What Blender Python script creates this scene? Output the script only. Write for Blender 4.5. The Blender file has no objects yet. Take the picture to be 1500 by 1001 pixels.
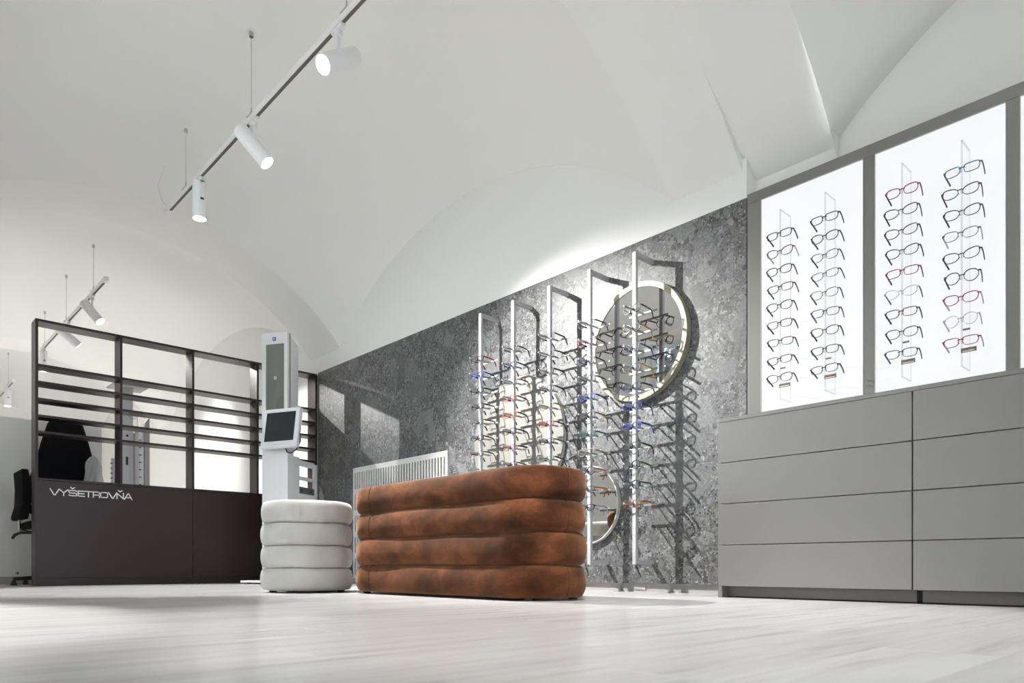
import bpy, math, random
from mathutils import Vector, Matrix
random.seed(7)
sc = bpy.context.scene
col = sc.collection

# ------------------------------------------------------------------ camera
CAM_H = 0.15
cam_d = bpy.data.cameras.new('camera')
cam = bpy.data.objects.new('camera', cam_d)
col.objects.link(cam)
cam.location = (0, 0, CAM_H)
cam.rotation_euler = (math.pi / 2, 0, -math.atan2(0.6814, 0.7319))
cam_d.sensor_width = 36
cam_d.lens = 25.25
cam_d.shift_y = 0.2203
cam_d.clip_start = 0.02
cam_d.dof.use_dof = True
cam_d.dof.focus_distance = 4.3
cam_d.dof.aperture_fstop = 4.5
sc.camera = cam

# ------------------------------------------------------------------ colour management, world
sc.view_settings.view_transform = 'Standard'
sc.view_settings.look = 'None'
sc.view_settings.gamma = 1
sc.view_settings.use_curve_mapping = False
sc.view_settings.exposure = 0.74
sc.cycles.max_bounces = 10
sc.cycles.diffuse_bounces = 6
sc.cycles.glossy_bounces = 5
sc.cycles.transparent_max_bounces = 24
sc.cycles.sample_clamp_indirect = 6
sc.cycles.caustics_reflective = False
sc.cycles.caustics_refractive = False
sc.cycles.use_denoising = True

W = bpy.data.worlds.new('world')
sc.world = W
W.use_nodes = True
W.node_tree.nodes['Background'].inputs[0].default_value = (0.80, 0.90, 1.0, 1)
W.node_tree.nodes['Background'].inputs[1].default_value = 3.2

SPOT_W = 420.0        # watts of one track spotlight
LIGHTBOX_E = 0.50     # radiance of the backlit panels

def portal(name, loc, rot, sx, sy):
    L = bpy.data.lights.new(name, 'AREA')
    L.shape = 'RECTANGLE'; L.size = sx; L.size_y = sy
    L.cycles.is_portal = True
    o = bpy.data.objects.new(name, L); col.objects.link(o)
    o.location = loc; o.rotation_euler = rot
    return o
portal('daylight_portal', (1.75, -2.25, 1.35), (math.pi / 2, 0, 0), 3.0, 2.3)
portal('daylight_portal', (-0.36, 4.4, 1.75), (0, -math.pi / 2, 0), 1.9, 2.3)

# ------------------------------------------------------------------ materials
def mat(name, color=(0.8, 0.8, 0.8), rough=0.5, metal=0.0, spec=0.5, emit=None, e=0.0, sheen=0.0):
    m = bpy.data.materials.new(name)
    m.use_nodes = True
    b = m.node_tree.nodes['Principled BSDF']
    b.inputs['Base Color'].default_value = (*color, 1)
    b.inputs['Roughness'].default_value = rough
    b.inputs['Metallic'].default_value = metal
    b.inputs['Specular IOR Level'].default_value = spec
    if sheen:
        b.inputs['Sheen Weight'].default_value = sheen
    if emit:
        b.inputs['Emission Color'].default_value = (*emit, 1)
        b.inputs['Emission Strength'].default_value = e
    return m

def nd(m, t, **kw):
    n = m.node_tree.nodes.new(t)
    for k, v in kw.items():
        setattr(n, k, v)
    return n

def ln(m, a, b):
    m.node_tree.links.new(a, b)

def bsdf(m):
    return m.node_tree.nodes['Principled BSDF']

def ramp(m, src, stops):
    r = nd(m, 'ShaderNodeValToRGB')
    el = r.color_ramp.elements
    while len(el) < len(stops):
        el.new(0.5)
    for e_, (p, c) in zip(el, stops):
        e_.position = p
        e_.color = (*c, 1) if len(c) == 3 else c
    ln(m, src, r.inputs[0])
    return r.outputs[0]

def mix(m, a, b, fac, mode='MIX'):
    n = nd(m, 'ShaderNodeMix', data_type='RGBA', blend_type=mode)
    if isinstance(fac, float):
        n.inputs[0].default_value = fac
    else:
        ln(m, fac, n.inputs[0])
    for i, v in ((6, a), (7, b)):
        if isinstance(v, tuple):
            n.inputs[i].default_value = (*v, 1)
        else:
            ln(m, v, n.inputs[i])
    return n.outputs[2]

def coords(m, scale=(1, 1, 1), kind='Object', rot=(0, 0, 0)):
    t = nd(m, 'ShaderNodeTexCoord')
    p = nd(m, 'ShaderNodeMapping')
    p.inputs['Scale'].default_value = scale
    p.inputs['Rotation'].default_value = rot
    if kind == 'World':
        g = nd(m, 'ShaderNodeNewGeometry')
        ln(m, g.outputs['Position'], p.inputs[0])
    else:
        ln(m, t.outputs[kind], p.inputs[0])
    return p.outputs[0]

def noise(m, vec, scale, detail=4, rough=0.55):
    n = nd(m, 'ShaderNodeTexNoise')
    n.inputs['Scale'].default_value = scale
    n.inputs['Detail'].default_value = detail
    n.inputs['Roughness'].default_value = rough
    if vec is not None:
        ln(m, vec, n.inputs['Vector'])
    return n.outputs['Fac']

def bump(m, h, strength, dist=0.01):
    n = nd(m, 'ShaderNodeBump')
    n.inputs['Strength'].default_value = strength
    n.inputs['Distance'].default_value = dist
    ln(m, h, n.inputs['Height'])
    ln(m, n.outputs[0], bsdf(m).inputs['Normal'])

# plaster of walls and vaults
M_PLASTER = mat('white_plaster', (0.82, 0.825, 0.805), 0.85, spec=0.2)
_v = coords(M_PLASTER, kind='World')
bump(M_PLASTER, noise(M_PLASTER, _v, 9, 5), 0.08, 0.02)

# grey breccia stone of the cladding
def stone():
    m = mat('grey_breccia', (0.3, 0.3, 0.3), 0.42, spec=0.35)
    v = coords(m, kind='World')
    dn = nd(m, 'ShaderNodeTexNoise'); dn.inputs['Scale'].default_value = 11; dn.inputs['Detail'].default_value = 3
    ln(m, v, dn.inputs['Vector'])
    va = nd(m, 'ShaderNodeVectorMath', operation='MULTIPLY_ADD')
    ln(m, dn.outputs['Color'], va.inputs[0]); va.inputs[1].default_value = (0.03, 0.03, 0.03); ln(m, v, va.inputs[2])
    def cells(scale, rnd=1.0):
        n = nd(m, 'ShaderNodeTexVoronoi'); n.inputs['Scale'].default_value = scale
        n.inputs['Randomness'].default_value = rnd
        ln(m, va.outputs[0], n.inputs['Vector'])
        s = nd(m, 'ShaderNodeSeparateColor'); ln(m, n.outputs['Color'], s.inputs[0])
        return n, s
    g = lambda x: tuple(max(x * 0.98 + (x - 0.115) * 0.28, 0.008) * k for k in (0.985, 1.0, 1.015))
    base = ramp(m, noise(m, v, 30, 8, 0.72), [(0.28, g(0.06)), (0.5, g(0.115)), (0.74, g(0.175))])
    n1, s1 = cells(17)
    c1 = ramp(m, s1.outputs[0], [(0.0, g(0.075)), (0.5, g(0.115)), (1.0, g(0.17))])
    k1 = ramp(m, s1.outputs[1], [(0.40, (0, 0, 0)), (0.46, (0.8, 0.8, 0.8))])
    o = mix(m, base, c1, k1)
    n2, s2 = cells(42)
    c2 = ramp(m, s2.outputs[0], [(0.0, g(0.06)), (0.5, g(0.115)), (0.9, g(0.18)), (1.0, g(0.235))])
    k2 = ramp(m, s2.outputs[1], [(0.58, (0, 0, 0)), (0.62, (0.9, 0.9, 0.9))])
    o = mix(m, o, c2, k2)
    n3, s3 = cells(110)
    c3 = ramp(m, s3.outputs[0], [(0.0, g(0.022)), (0.3, g(0.05)), (0.6, g(0.13)), (1.0, g(0.26))])
    k3 = ramp(m, s3.outputs[1], [(0.80, (0, 0, 0)), (0.83, (0.9, 0.9, 0.9))])
    o = mix(m, o, c3, k3)
    n4, s4 = cells(7.5)
    k4 = ramp(m, s4.outputs[1], [(0.80, (0, 0, 0)), (0.815, (0.7, 0.7, 0.7))])
    c4 = ramp(m, s4.outputs[0], [(0.0, g(0.08)), (1.0, g(0.18))])
    o = mix(m, o, c4, k4)
    n5 = nd(m, 'ShaderNodeTexVoronoi', feature='DISTANCE_TO_EDGE'); n5.inputs['Scale'].default_value = 17
    ln(m, va.outputs[0], n5.inputs['Vector'])
    o = mix(m, o, ramp(m, n5.outputs['Distance'], [(0.0, (0.6, 0.6, 0.6)), (0.05, (1, 1, 1))]), 0.7, 'MULTIPLY')
    o = mix(m, o, ramp(m, noise(m, v, 170, 3, 0.7), [(0.3, (0.7, 0.7, 0.7)), (0.7, (1.2, 1.2, 1.2))]), 0.8, 'MULTIPLY')
    ln(m, o, bsdf(m).inputs['Base Color'])
    bump(m, noise(m, v, 60, 6), 0.06, 0.01)
    return m
M_STONE = stone()

# pale washed wood of the floor planks, grain along x
def wood():
    m = mat('pale_washed_wood', (0.6, 0.6, 0.6), 0.24, spec=0.5)
    v = coords(m, (0.9, 11, 1), kind='World')
    oi = nd(m, 'ShaderNodeObjectInfo')
    add = nd(m, 'ShaderNodeVectorMath', operation='ADD')
    sc_ = nd(m, 'ShaderNodeVectorMath', operation='SCALE')
    ln(m, oi.outputs['Random'], sc_.inputs['Scale']); sc_.inputs[0].default_value = (37, 91, 13)
    ln(m, v, add.inputs[0]); ln(m, sc_.outputs[0], add.inputs[1])
    g = noise(m, add.outputs[0], 2.2, 7, 0.62)
    c = ramp(m, g, [(0.25, (0.33, 0.307, 0.302)), (0.42, (0.485, 0.470, 0.467)), (0.56, (0.545, 0.537, 0.536)), (0.8, (0.585, 0.58, 0.578))])
    tone = ramp(m, oi.outputs['Random'], [(0.0, (0.90, 0.89, 0.89)), (1.0, (1.0, 1.0, 1.0))])
    o = mix(m, c, tone, 1.0, 'MULTIPLY')
    ln(m, o, bsdf(m).inputs['Base Color'])
    rr = ramp(m, g, [(0.3, (0.27, 0.27, 0.27)), (0.7, (0.24, 0.24, 0.24))])
    ln(m, rr, bsdf(m).inputs['Roughness'])
    bump(m, g, 0.02, 0.001)
    return m
M_WOOD = wood()

def dark_laminate():
    m = mat('dark_brown_laminate', (0.026, 0.0145, 0.0145), 0.36, spec=0.3)
    v = coords(m, kind='World')
    bump(m, noise(m, v, 240, 3), 0.05, 0.002)
    return m
M_DARK = dark_laminate()
M_WHITE_METAL = mat('white_painted_metal', (0.42, 0.42, 0.44), 0.35)
M_TRACK = mat('white_track', (0.80, 0.80, 0.79), 0.4)
M_GROOVE = mat('dark_groove', (0.10, 0.095, 0.085), 0.6)
M_LAMP = mat('white_lamp_body', (0.80, 0.81, 0.82), 0.4)
M_LAMP_FACE = mat('lit_lamp_face', (1, 1, 1), 0.5, emit=(1.0, 0.98, 0.95), e=14)
M_WIRE = mat('steel_wire', (0.35, 0.35, 0.34), 0.4, 0.6)
M_CORD = mat('white_cord', (0.75, 0.75, 0.74), 0.5)
M_CHROME = mat('brushed_chrome', (0.55, 0.55, 0.56), 0.25, 1.0)
M_GREY = mat('warm_grey_lacquer', (0.148, 0.146, 0.141), 0.36, spec=0.5)
_v = coords(M_GREY, kind='World'); bump(M_GREY, noise(M_GREY, _v, 300, 2), 0.03, 0.002)
M_PLINTH = mat('grey_plinth', (0.13, 0.125, 0.118), 0.45)
M_BLACK = mat('black_gap', (0.01, 0.01, 0.01), 0.7)
M_PANEL = mat('backlit_opal_panel', (0.12, 0.12, 0.12), 0.6, emit=(0.955, 0.972, 1.0), e=LIGHTBOX_E)
M_SKIRT = mat('off_white_skirting', (0.34, 0.33, 0.31), 0.5)
M_BEIGE = mat('cream_mirror_frame', (0.30, 0.292, 0.215), 0.4)
M_MFRAME = mat('pale_grey_mirror_frame', (0.55, 0.55, 0.53), 0.45)
M_BOARD = mat('cream_board', (0.18, 0.176, 0.162), 0.5)
M_MIRROR = mat('mirror_silver', (0.92, 0.92, 0.91), 0.012, 1.0)
M_RAD = mat('pale_grey_grille', (0.60, 0.595, 0.58), 0.45)
M_KIOSK = mat('white_kiosk_shell', (0.74, 0.74, 0.75), 0.38)
M_KIOSK_G = mat('kiosk_grey_plastic', (0.10, 0.105, 0.105), 0.5)
M_GLASS_DK = mat('dark_mirror_glass', (0.30, 0.32, 0.315), 0.03, 0.9)
M_SCREEN = mat('switched_off_screen', (0.012, 0.014, 0.017), 0.13, spec=0.6)
M_BLUE = mat('blue_emblem', (0.03, 0.09, 0.45), 0.4)
M_FABRIC_BK = mat('black_fabric', (0.006, 0.006, 0.007), 0.85, spec=0.15)
M_PLASTIC_BK = mat('black_plastic', (0.015, 0.015, 0.015), 0.45)
M_STEEL = mat('grey_steel', (0.42, 0.43, 0.46), 0.4, 0.3)
M_GREYPOST = mat('mid_grey_metal', (0.30, 0.31, 0.31), 0.45)
M_LETTER = mat('white_lettering', (0.86, 0.86, 0.86), 0.4)
M_TAG = mat('brown_brand_tag', (0.10, 0.075, 0.06), 0.5)
M_TAG2 = mat('pale_tag_strip', (0.55, 0.5, 0.42), 0.5)
M_WIN = mat('white_window_frame', (0.75, 0.75, 0.74), 0.4)
M_LEAF = mat('tree_leaves', (0.055, 0.06, 0.05), 0.6)
M_BARK = mat('tree_bark', (0.09, 0.075, 0.06), 0.9)
M_GROUND = mat('outside_paving', (0.30, 0.29, 0.27), 0.9)
M_FOIL = mat('clear_plastic_cover', (0.62, 0.63, 0.63), 0.25)
bsdf(M_FOIL).inputs['Alpha'].default_value = 0.75

def glassy(name, tint, gloss):
    m = bpy.data.materials.new(name); m.use_nodes = True
    nt = m.node_tree
    for n in list(nt.nodes):
        if n.type != 'OUTPUT_MATERIAL':
            nt.nodes.remove(n)
    out = [n for n in nt.nodes if n.type == 'OUTPUT_MATERIAL'][0]
    t = nd(m, 'ShaderNodeBsdfTransparent'); t.inputs[0].default_value = (*tint, 1)
    g = nd(m, 'ShaderNodeBsdfGlossy'); g.inputs['Roughness'].default_value = 0.03
    f = nd(m, 'ShaderNodeFresnel'); f.inputs[0].default_value = 1.45
    k = nd(m, 'ShaderNodeMath', operation='MULTIPLY'); k.inputs[1].default_value = gloss
    ln(m, f.outputs[0], k.inputs[0])
    x = nd(m, 'ShaderNodeMixShader')
    ln(m, k.outputs[0], x.inputs[0]); ln(m, t.outputs[0], x.inputs[1]); ln(m, g.outputs[0], x.inputs[2])
    ln(m, x.outputs[0], out.inputs[0])
    return m
M_LENS = glassy('demo_lens', (0.97, 0.975, 0.98), 0.3)
M_ACRYL = glassy('clear_acrylic', (0.996, 0.996, 0.997), 0.03)
M_PANE = glassy('window_glass', (0.95, 0.97, 0.97), 1.0)
M_PEG = mat('frosted_acrylic_peg', (0.30, 0.31, 0.32), 0.25, spec=0.7)

def velvet():
    m = mat('rust_velvet', (0.25, 0.08, 0.03), 0.8, spec=0.1, sheen=0.3)
    b = bsdf(m)
    b.inputs['Sheen Roughness'].default_value = 0.45
    b.inputs['Sheen Tint'].default_value = (0.95, 0.55, 0.35, 1)
    v = coords(m, (1, 1, 1.6))
    dn = nd(m, 'ShaderNodeTexNoise'); dn.inputs['Scale'].default_value = 5.5; dn.inputs['Detail'].default_value = 5
    ln(m, v, dn.inputs['Vector'])
    va = nd(m, 'ShaderNodeVectorMath', operation='MULTIPLY_ADD')
    ln(m, dn.outputs['Color'], va.inputs[0]); va.inputs[1].default_value = (0.22, 0.22, 0.22); ln(m, v, va.inputs[2])
    a = noise(m, va.outputs[0], 5.0, 4, 0.5)
    c = ramp(m, a, [(0.34, (0.026, 0.0080, 0.003)), (0.45, (0.050, 0.0155, 0.0056)), (0.52, (0.072, 0.0235, 0.0088)), (0.64, (0.112, 0.038, 0.0150))])
    nap = ramp(m, noise(m, va.outputs[0], 8.5, 3, 0.55), [(0.46, (0.74, 0.72, 0.70)), (0.49, (1.0, 1.0, 1.0)), (0.60, (1.0, 1.0, 1.0)), (0.625, (1.3, 1.3, 1.3))])
    c = mix(m, c, nap, 0.75, 'MULTIPLY')
    oi = nd(m, 'ShaderNodeObjectInfo')
    c = mix(m, c, ramp(m, oi.outputs['Random'], [(0.0, (0.82, 0.80, 0.80)), (1.0, (1.12, 1.12, 1.15))]), 1.0, 'MULTIPLY')
    fine = noise(m, v, 180, 2)
    o = mix(m, c, ramp(m, fine, [(0.3, (0.82, 0.82, 0.82)), (0.7, (1.1, 1.1, 1.1))]), 0.8, 'MULTIPLY')
    ln(m, o, b.inputs['Base Color'])
    bump(m, a, 0.15, 0.02)
    return m
M_VELVET = velvet()

def boucle():
    m = mat('cream_fabric', (0.66, 0.645, 0.61), 0.9, spec=0.1, sheen=0.2)
    v = coords(m)
    a = noise(m, v, 4.5, 5)
    o = ramp(m, a, [(0.3, (0.355, 0.345, 0.325)), (0.7, (0.44, 0.43, 0.405))])
    ln(m, o, bsdf(m).inputs['Base Color'])
    bump(m, noise(m, v, 150, 4, 0.7), 0.25, 0.004)
    return m
M_CREAM = boucle()
M_PIPE_CREAM = mat('cream_seam', (0.45, 0.44, 0.41), 0.9)
M_PIPE_RUST = mat('rust_seam', (0.05, 0.016, 0.007), 0.9)

# ------------------------------------------------------------------ mesh building
class MB:
    def __init__(s):
        s.v = []; s.f = []
    def box(s, x0, x1, y0, y1, z0, z1):
        n = len(s.v)
        s.v += [(x0, y0, z0), (x1, y0, z0), (x1, y1, z0), (x0, y1, z0), (x0, y0, z1), (x1, y0, z1), (x1, y1, z1), (x0, y1, z1)]
        s.f += [tuple(n + i for i in q) for q in ((0, 3, 2, 1), (4, 5, 6, 7), (0, 1, 5, 4), (1, 2, 6, 5), (2, 3, 7, 6), (3, 0, 4, 7))]
        return s
    def prism(s, pts, d):
        """closed polygon pts (3-D, planar) pushed by vector d"""
        n = len(s.v); k = len(pts); d = Vector(d)
        s.v += [tuple(p) for p in pts] + [tuple(Vector(p) + d) for p in pts]
        s.f.append(tuple(n + i for i in range(k - 1, -1, -1)))
        s.f.append(tuple(n + k + i for i in range(k)))
        for i in range(k):
            j = (i + 1) % k
            s.f.append((n + i, n + j, n + k + j, n + k + i))
        return s
    def tube(s, pts, r, seg=8, cap=True, closed=False):
        pts = [Vector(p) for p in pts]
        n0 = len(s.v); k = len(pts)
        rs = r if isinstance(r, (list, tuple)) else [r] * k
        prev = None
        for i, p in enumerate(pts):
            if closed:
                t = pts[(i + 1) % k] - pts[i - 1]
            else:
                t = pts[min(i + 1, k - 1)] - pts[max(i - 1, 0)]
            t.normalize()
            if prev is None:
                a = Vector((0, 0, 1)) if abs(t.z) < 0.9 else Vector((1, 0, 0))
                u = t.cross(a).normalized()
            else:
                u = (prev - t * prev.dot(t)).normalized()
            prev = u
            w = t.cross(u)
            for j in range(seg):
                q = 2 * math.pi * j / seg
                s.v.append(tuple(p + (u * math.cos(q) + w * math.sin(q)) * rs[i]))
        for i in range(k if closed else k - 1):
            for j in range(seg):
                a = n0 + i * seg + j; b = n0 + i * seg + (j + 1) % seg
                i2 = (i + 1) % k
                c = n0 + i2 * seg + (j + 1) % seg; d = n0 + i2 * seg + j
                s.f.append((a, b, c, d))
        if cap and not closed:
            s.f.append(tuple(n0 + j for j in range(seg - 1, -1, -1)))
            s.f.append(tuple(n0 + (k - 1) * seg + j for j in range(seg)))
        return s
    def bar(s, pts, hw, hh, up=(0, 0, 1)):
        """square-section bar along pts: hw half width sideways, hh half height along up"""
        pts = [Vector(p) for p in pts]; n0 = len(s.v); k = len(pts); up = Vector(up)
        for i, p in enumerate(pts):
            t = (pts[min(i + 1, k - 1)] - pts[max(i - 1, 0)]).normalized()
            sd = t.cross(up).normalized(); w = sd.cross(t)
            for a, b in ((-1, -1), (1, -1), (1, 1), (-1, 1)):
                s.v.append(tuple(p + sd * hw * a + w * hh * b))
        for i in range(k - 1):
            for j in range(4):
                a = n0 + i * 4 + j; b = n0 + i * 4 + (j + 1) % 4
                s.f.append((a, b, b + 4, a + 4))
        s.f.append((n0 + 3, n0 + 2, n0 + 1, n0)); e = n0 + (k - 1) * 4
        s.f.append((e, e + 1, e + 2, e + 3))
        return s
    def grid(s, fn, nu, nv):
        n0 = len(s.v)
        for i in range(nu + 1):
            for j in range(nv + 1):
                s.v.append(tuple(fn(i / nu, j / nv)))
        for i in range(nu):
            for j in range(nv):
                a = n0 + i * (nv + 1) + j
                s.f.append((a, a + nv + 1, a + nv + 2, a + 1))
        return s
    def mesh(s, name, m, smooth=False):
        me = bpy.data.meshes.new(name)
        me.from_pydata(s.v, [], s.f)
        me.update()
        if m:
            me.materials.append(m)
        if smooth:
            me.polygons.foreach_set('use_smooth', [True] * len(me.polygons))
        return me
    def build(s, name, m, parent=None, smooth=False, bevel=0.0, loc=None, angle=None):
        o = bpy.data.objects.new(name, s.mesh(name, m, smooth))
        col.objects.link(o)
        if parent:
            o.parent = parent
        if loc:
            o.location = loc
        if bevel:
            b = o.modifiers.new('bevel', 'BEVEL'); b.width = bevel; b.segments = 2; b.limit_method = 'ANGLE'
        if angle:
            o.data.set_sharp_from_angle(angle=math.radians(angle))
        return o

def thing(name, label, cat, loc=(0, 0, 0), rz=0.0, group=None):
    o = bpy.data.objects.new(name, None); col.objects.link(o)
    o.location = loc; o.rotation_euler = (0, 0, rz)
    o.empty_display_size = 0.1
    o['label'] = label; o['category'] = cat
    if group:
        o['group'] = group
    return o

def struct(o, label=None, cat=None):
    o['kind'] = 'structure'
    if label: o['label'] = label
    if cat: o['category'] = cat
    return o

def inst(mesh, name, parent, m=None, loc=None, rot=None):
    o = bpy.data.objects.new(name, mesh); col.objects.link(o)
    o.parent = parent
    if m is not None:
        o.material_slots[0].link = 'OBJECT'; o.material_slots[0].material = m
    if loc: o.location = loc
    if rot: o.rotation_euler = rot
    return o

# ------------------------------------------------------------------ room: plan
WX = 3.515      # face of the right wall (and of the stone)
NX = 3.607      # wall of the niche behind the backlit displays
LX = -0.25      # left wall
SPR = 2.28      # springing height of the vaults
CX, APEX, RAD = 1.75, 3.09, 2.30
BAYS = [(-2.3, 1.50), (2.42, 6.20), (6.80, 11.1), (11.7, 15.6)]
RIBS = [(1.50, 2.42), (6.20, 6.80), (11.1, 11.7)]

def A(x):
    return APEX - (RAD - math.sqrt(max(RAD ** 2 - (x - CX) ** 2, 0.0)))

def B(y, y0, y1):
    c, h, rise = (y0 + y1) / 2, (y1 - y0) / 2, 0.75
    r = (h * h + rise * rise) / (2 * rise)
    return SPR + rise - (r - math.sqrt(max(r * r - (y - c) ** 2, 0.0)))

def vault_h(x, y, y0, y1):
    a = max(A(x) - SPR, 0.0); b = max(B(y, y0, y1) - SPR, 0.0)
    return SPR + a + b * (1 - 0.62 * a / 0.81)

ceiling = bpy.data.objects.new('ceiling', None); col.objects.link(ceiling)
struct(ceiling, 'white plastered ceiling of shallow groined vaults', 'ceiling')
for bi, (y0, y1) in enumerate(BAYS):
    xr = NX if bi == 0 else WX
    m = MB().grid(lambda u, v: ((lambda x, y: (x, y, vault_h(x, y, y0, y1)))(LX + (xr - LX) * u, y0 + (y1 - y0) * v)), 72, 72)
    m.build('vault', M_PLASTER, ceiling, smooth=True)
for ri, (y0, y1) in enumerate(RIBS):
    def rib(u, v, xr):
        x = LX + (xr - LX) * u
        return (x, y0 + (y1 - y0) * v, A(x) if x > 0 else A(0))
    m = MB()
    if ri == 0:
        def r1(u, v):
            x = LX + (WX - LX) * u
            return (x, 1.97 + (y1 - 1.97) * v, max(A(x), 2.0))
        def r2(u, v):
            x = LX + (NX - LX) * u
            return (x, y0 + (1.97 - y0) * v, APEX - (APEX - A(x)) * (1 - 0.093 * min(max((x - 3.15) / 0.457, 0), 1)))
        m.grid(r1, 72, 2).grid(r2, 72, 2)
        m.grid(lambda u, v: ((lambda x: (x, 1.97, (A(x) - 0.002) + (r2((x - LX) / (NX - LX), 1)[2] + 0.004 - A(x)) * v))(3.1 + (NX - 3.1) * u)), 20, 1)
    else:
        m.grid(lambda u, v: ((lambda x: (x, y0 + (y1 - y0) * v, max(A(x), 2.0)))(LX + (WX - LX) * u)), 72, 2)
    # side cheeks closing the small step up to the vaults
    for ye, bay in ((y0, BAYS[ri]), (y1, BAYS[ri + 1])):
        xr = NX if (ri == 0 and ye == y0) else WX
        m.grid(lambda u, v: ((lambda x: (x, ye, max(A(x), 2.0) + ((vault_h(x, ye, *bay) + 0.002) - max(A(x), 2.0)) * v))(LX + (xr - LX) * u)), 72, 1)
    m.build('transverse_arch', M_PLASTER, ceiling, smooth=True, angle=40)

# right wall: lunette outline per bay, flat pier between
def lunette(x0, x1, bay, zb):
    y0, y1 = bay; n = 40
    pts = [(x0, y0, zb)] + [(x0, y0 + (y1 - y0) * i / n, B(y0 + (y1 - y0) * i / n, y0, y1) + 0.02) for i in range(n + 1)] + [(x0, y1, zb)]
    return pts, (x1 - x0, 0, 0)
m = MB()
ST = 2.115      # top of the stone
m.prism(*lunette(WX, WX + 0.25, BAYS[1], ST))
m.prism(*lunette(WX, WX + 0.25, BAYS[2], 0.0))
m.prism(*lunette(WX, WX + 0.25, BAYS[3], 0.0))
m.box(WX, WX + 0.25, 1.97, 2.42, ST, 2.6)
m.box(WX, WX + 0.25, 6.20, 6.66, ST, 2.6).box(WX, WX + 0.25, 6.66, 6.80, 0, 2.6)
m.box(WX, WX + 0.25, 11.1, 11.7, 0, 2.6)
m.box(WX + 0.05, WX + 0.25, 1.945, 6.66, 0, ST)
m.box(WX, NX, 1.945, 1.97, ST, 2.33)
m.prism(*lunette(NX, NX + 0.16, BAYS[0], 0.0))
m.box(NX, NX + 0.16, 1.50, 1.945, 0, 2.5)
wall_r = m.build('wall_right', M_PLASTER)
struct(wall_r, 'white plaster wall with arched lunettes above the grey stone', 'wall')
# stone slabs
E = [1.945, 2.807, 4.007, 5.207, 6.407, 6.658]
for a, b in zip(E[:-1], E[1:]):
    MB().box(WX, WX + 0.03, a + 0.0008, b - 0.0008, 0.052, ST - 0.001).build('stone_slab', M_STONE, wall_r)
# left wall with window opening invented for daylight, end walls
m = MB()
WY0, WY1, WZ0, WZ1 = 3.45, 5.35, 0.60, 2.90
def lw(y0, y1, z0, z1): m.box(LX - 0.3, LX, y0, y1, z0, z1)
lw(-2.6, WY0, 0, 3.6); lw(WY1, 15.9, 0, 3.6); lw(WY0, WY1, 0, WZ0); lw(WY0, WY1, WZ1, 3.6)
struct(m.build('wall_left', M_PLASTER), 'white plaster wall opposite the stone, with a tall window added for daylight', 'wall')
m = MB().box(LX, NX + 0.2, 15.6, 15.8, 0, 3.6)
struct(m.build('wall_back', M_PLASTER), 'white plaster end wall far behind the shelf divider', 'wall')
m = MB()
m.box(LX, 0.25, -2.5, -2.3, 0, 3.6).box(3.25, NX + 0.2, -2.5, -2.3, 0, 3.6).box(0.25, 3.25, -2.5, -2.3, 2.5, 3.6).box(0.25, 3.25, -2.5, -2.3, 0, 0.2)
struct(m.build('wall_front', M_PLASTER), 'white plaster wall behind the viewer, with a shop window added for daylight', 'wall')

def window(name, along, fixed, a0, a1, z0, z1, mull):
    m = MB(); t = 0.05
    def bx(p0, p1, q0, q1):
        if along == 'y': m.box(fixed - 0.03, fixed + 0.03, p0, p1, q0, q1)
        else: m.box(p0, p1, fixed - 0.03, fixed + 0.03, q0, q1)
    bx(a0, a0 + t, z0, z1); bx(a1 - t, a1, z0, z1); bx(a0, a1, z0, z0 + t); bx(a0, a1, z1 - t, z1)
    for k in range(1, mull):
        c = a0 + (a1 - a0) * k / mull
        bx(c - t / 2, c + t / 2, z0, z1)
    o = struct(m.build(name, M_WIN), 'added white framed window letting daylight into the shop', 'window')
    p = MB()
    if along == 'y': p.box(fixed - 0.004, fixed + 0.004, a0 + t, a1 - t, z0 + t, z1 - t)
    else: p.box(a0 + t, a1 - t, fixed - 0.004, fixed + 0.004, z0 + t, z1 - t)
    p.build('pane', M_PANE, o)
    return o
window('added_window_1', 'y', LX - 0.2, WY0, WY1, WZ0, WZ1, 2)  # window made up to bring daylight in from the left
window('added_window_2', 'x', -2.4, 0.25, 3.25, 0.2, 2.5, 3)  # shop window behind the camera, likewise added for daylight

# floor: base slab, separate planks as far as they can be told apart
floor = MB().box(LX - 0.3, NX + 0.3, -2.6, 15.9, -0.08, -0.006).build('floor', M_BLACK)
struct(floor, 'pale washed wood plank floor', 'floor')
PW = 0.19
plank_mesh = {}
def plank(x0, x1, y0):
    key = round(x1 - x0, 3)
    if key not in plank_mesh:
        b = 0.0007
        me = MB()
        L = x1 - x0
        me.v += [(0, 0, -0.006), (L, 0, -0.006), (L, PW, -0.006), (0, PW, -0.006), (0, 0, -b), (L, 0, -b), (L, PW, -b), (0, PW, -b),
                 (b, b, 0), (L - b, b, 0), (L - b, PW - b, 0), (b, PW - b, 0)]
        me.f += [(0, 1, 5, 4), (1, 2, 6, 5), (2, 3, 7, 6), (3, 0, 4, 7), (4, 5, 9, 8), (5, 6, 10, 9), (6, 7, 11, 10), (7, 4, 8, 11), (8, 9, 10, 11)]
        plank_mesh[key] = me.mesh('plank', M_WOOD)
    inst(plank_mesh[key], 'plank', floor, loc=(x0, y0, 0))
y = -0.06; r = 0
while y < 6.9:
    x = LX - [0.0, 0.45, 0.9, 0.2, 0.65][r % 5]
    while x < NX - 0.02:
        a, b = max(x, LX), min(x + 1.28, NX)
        if b - a > 0.05:
            plank(round(a, 3), round(b, 3), y)
        x += 1.28
    y += PW; r += 1
m = MB().box(LX, NX, -2.3, -0.06, -0.006, 0).box(LX, NX, y, 15.6, -0.006, 0)
o = m.build('plank_field', M_WOOD, floor)

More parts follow.
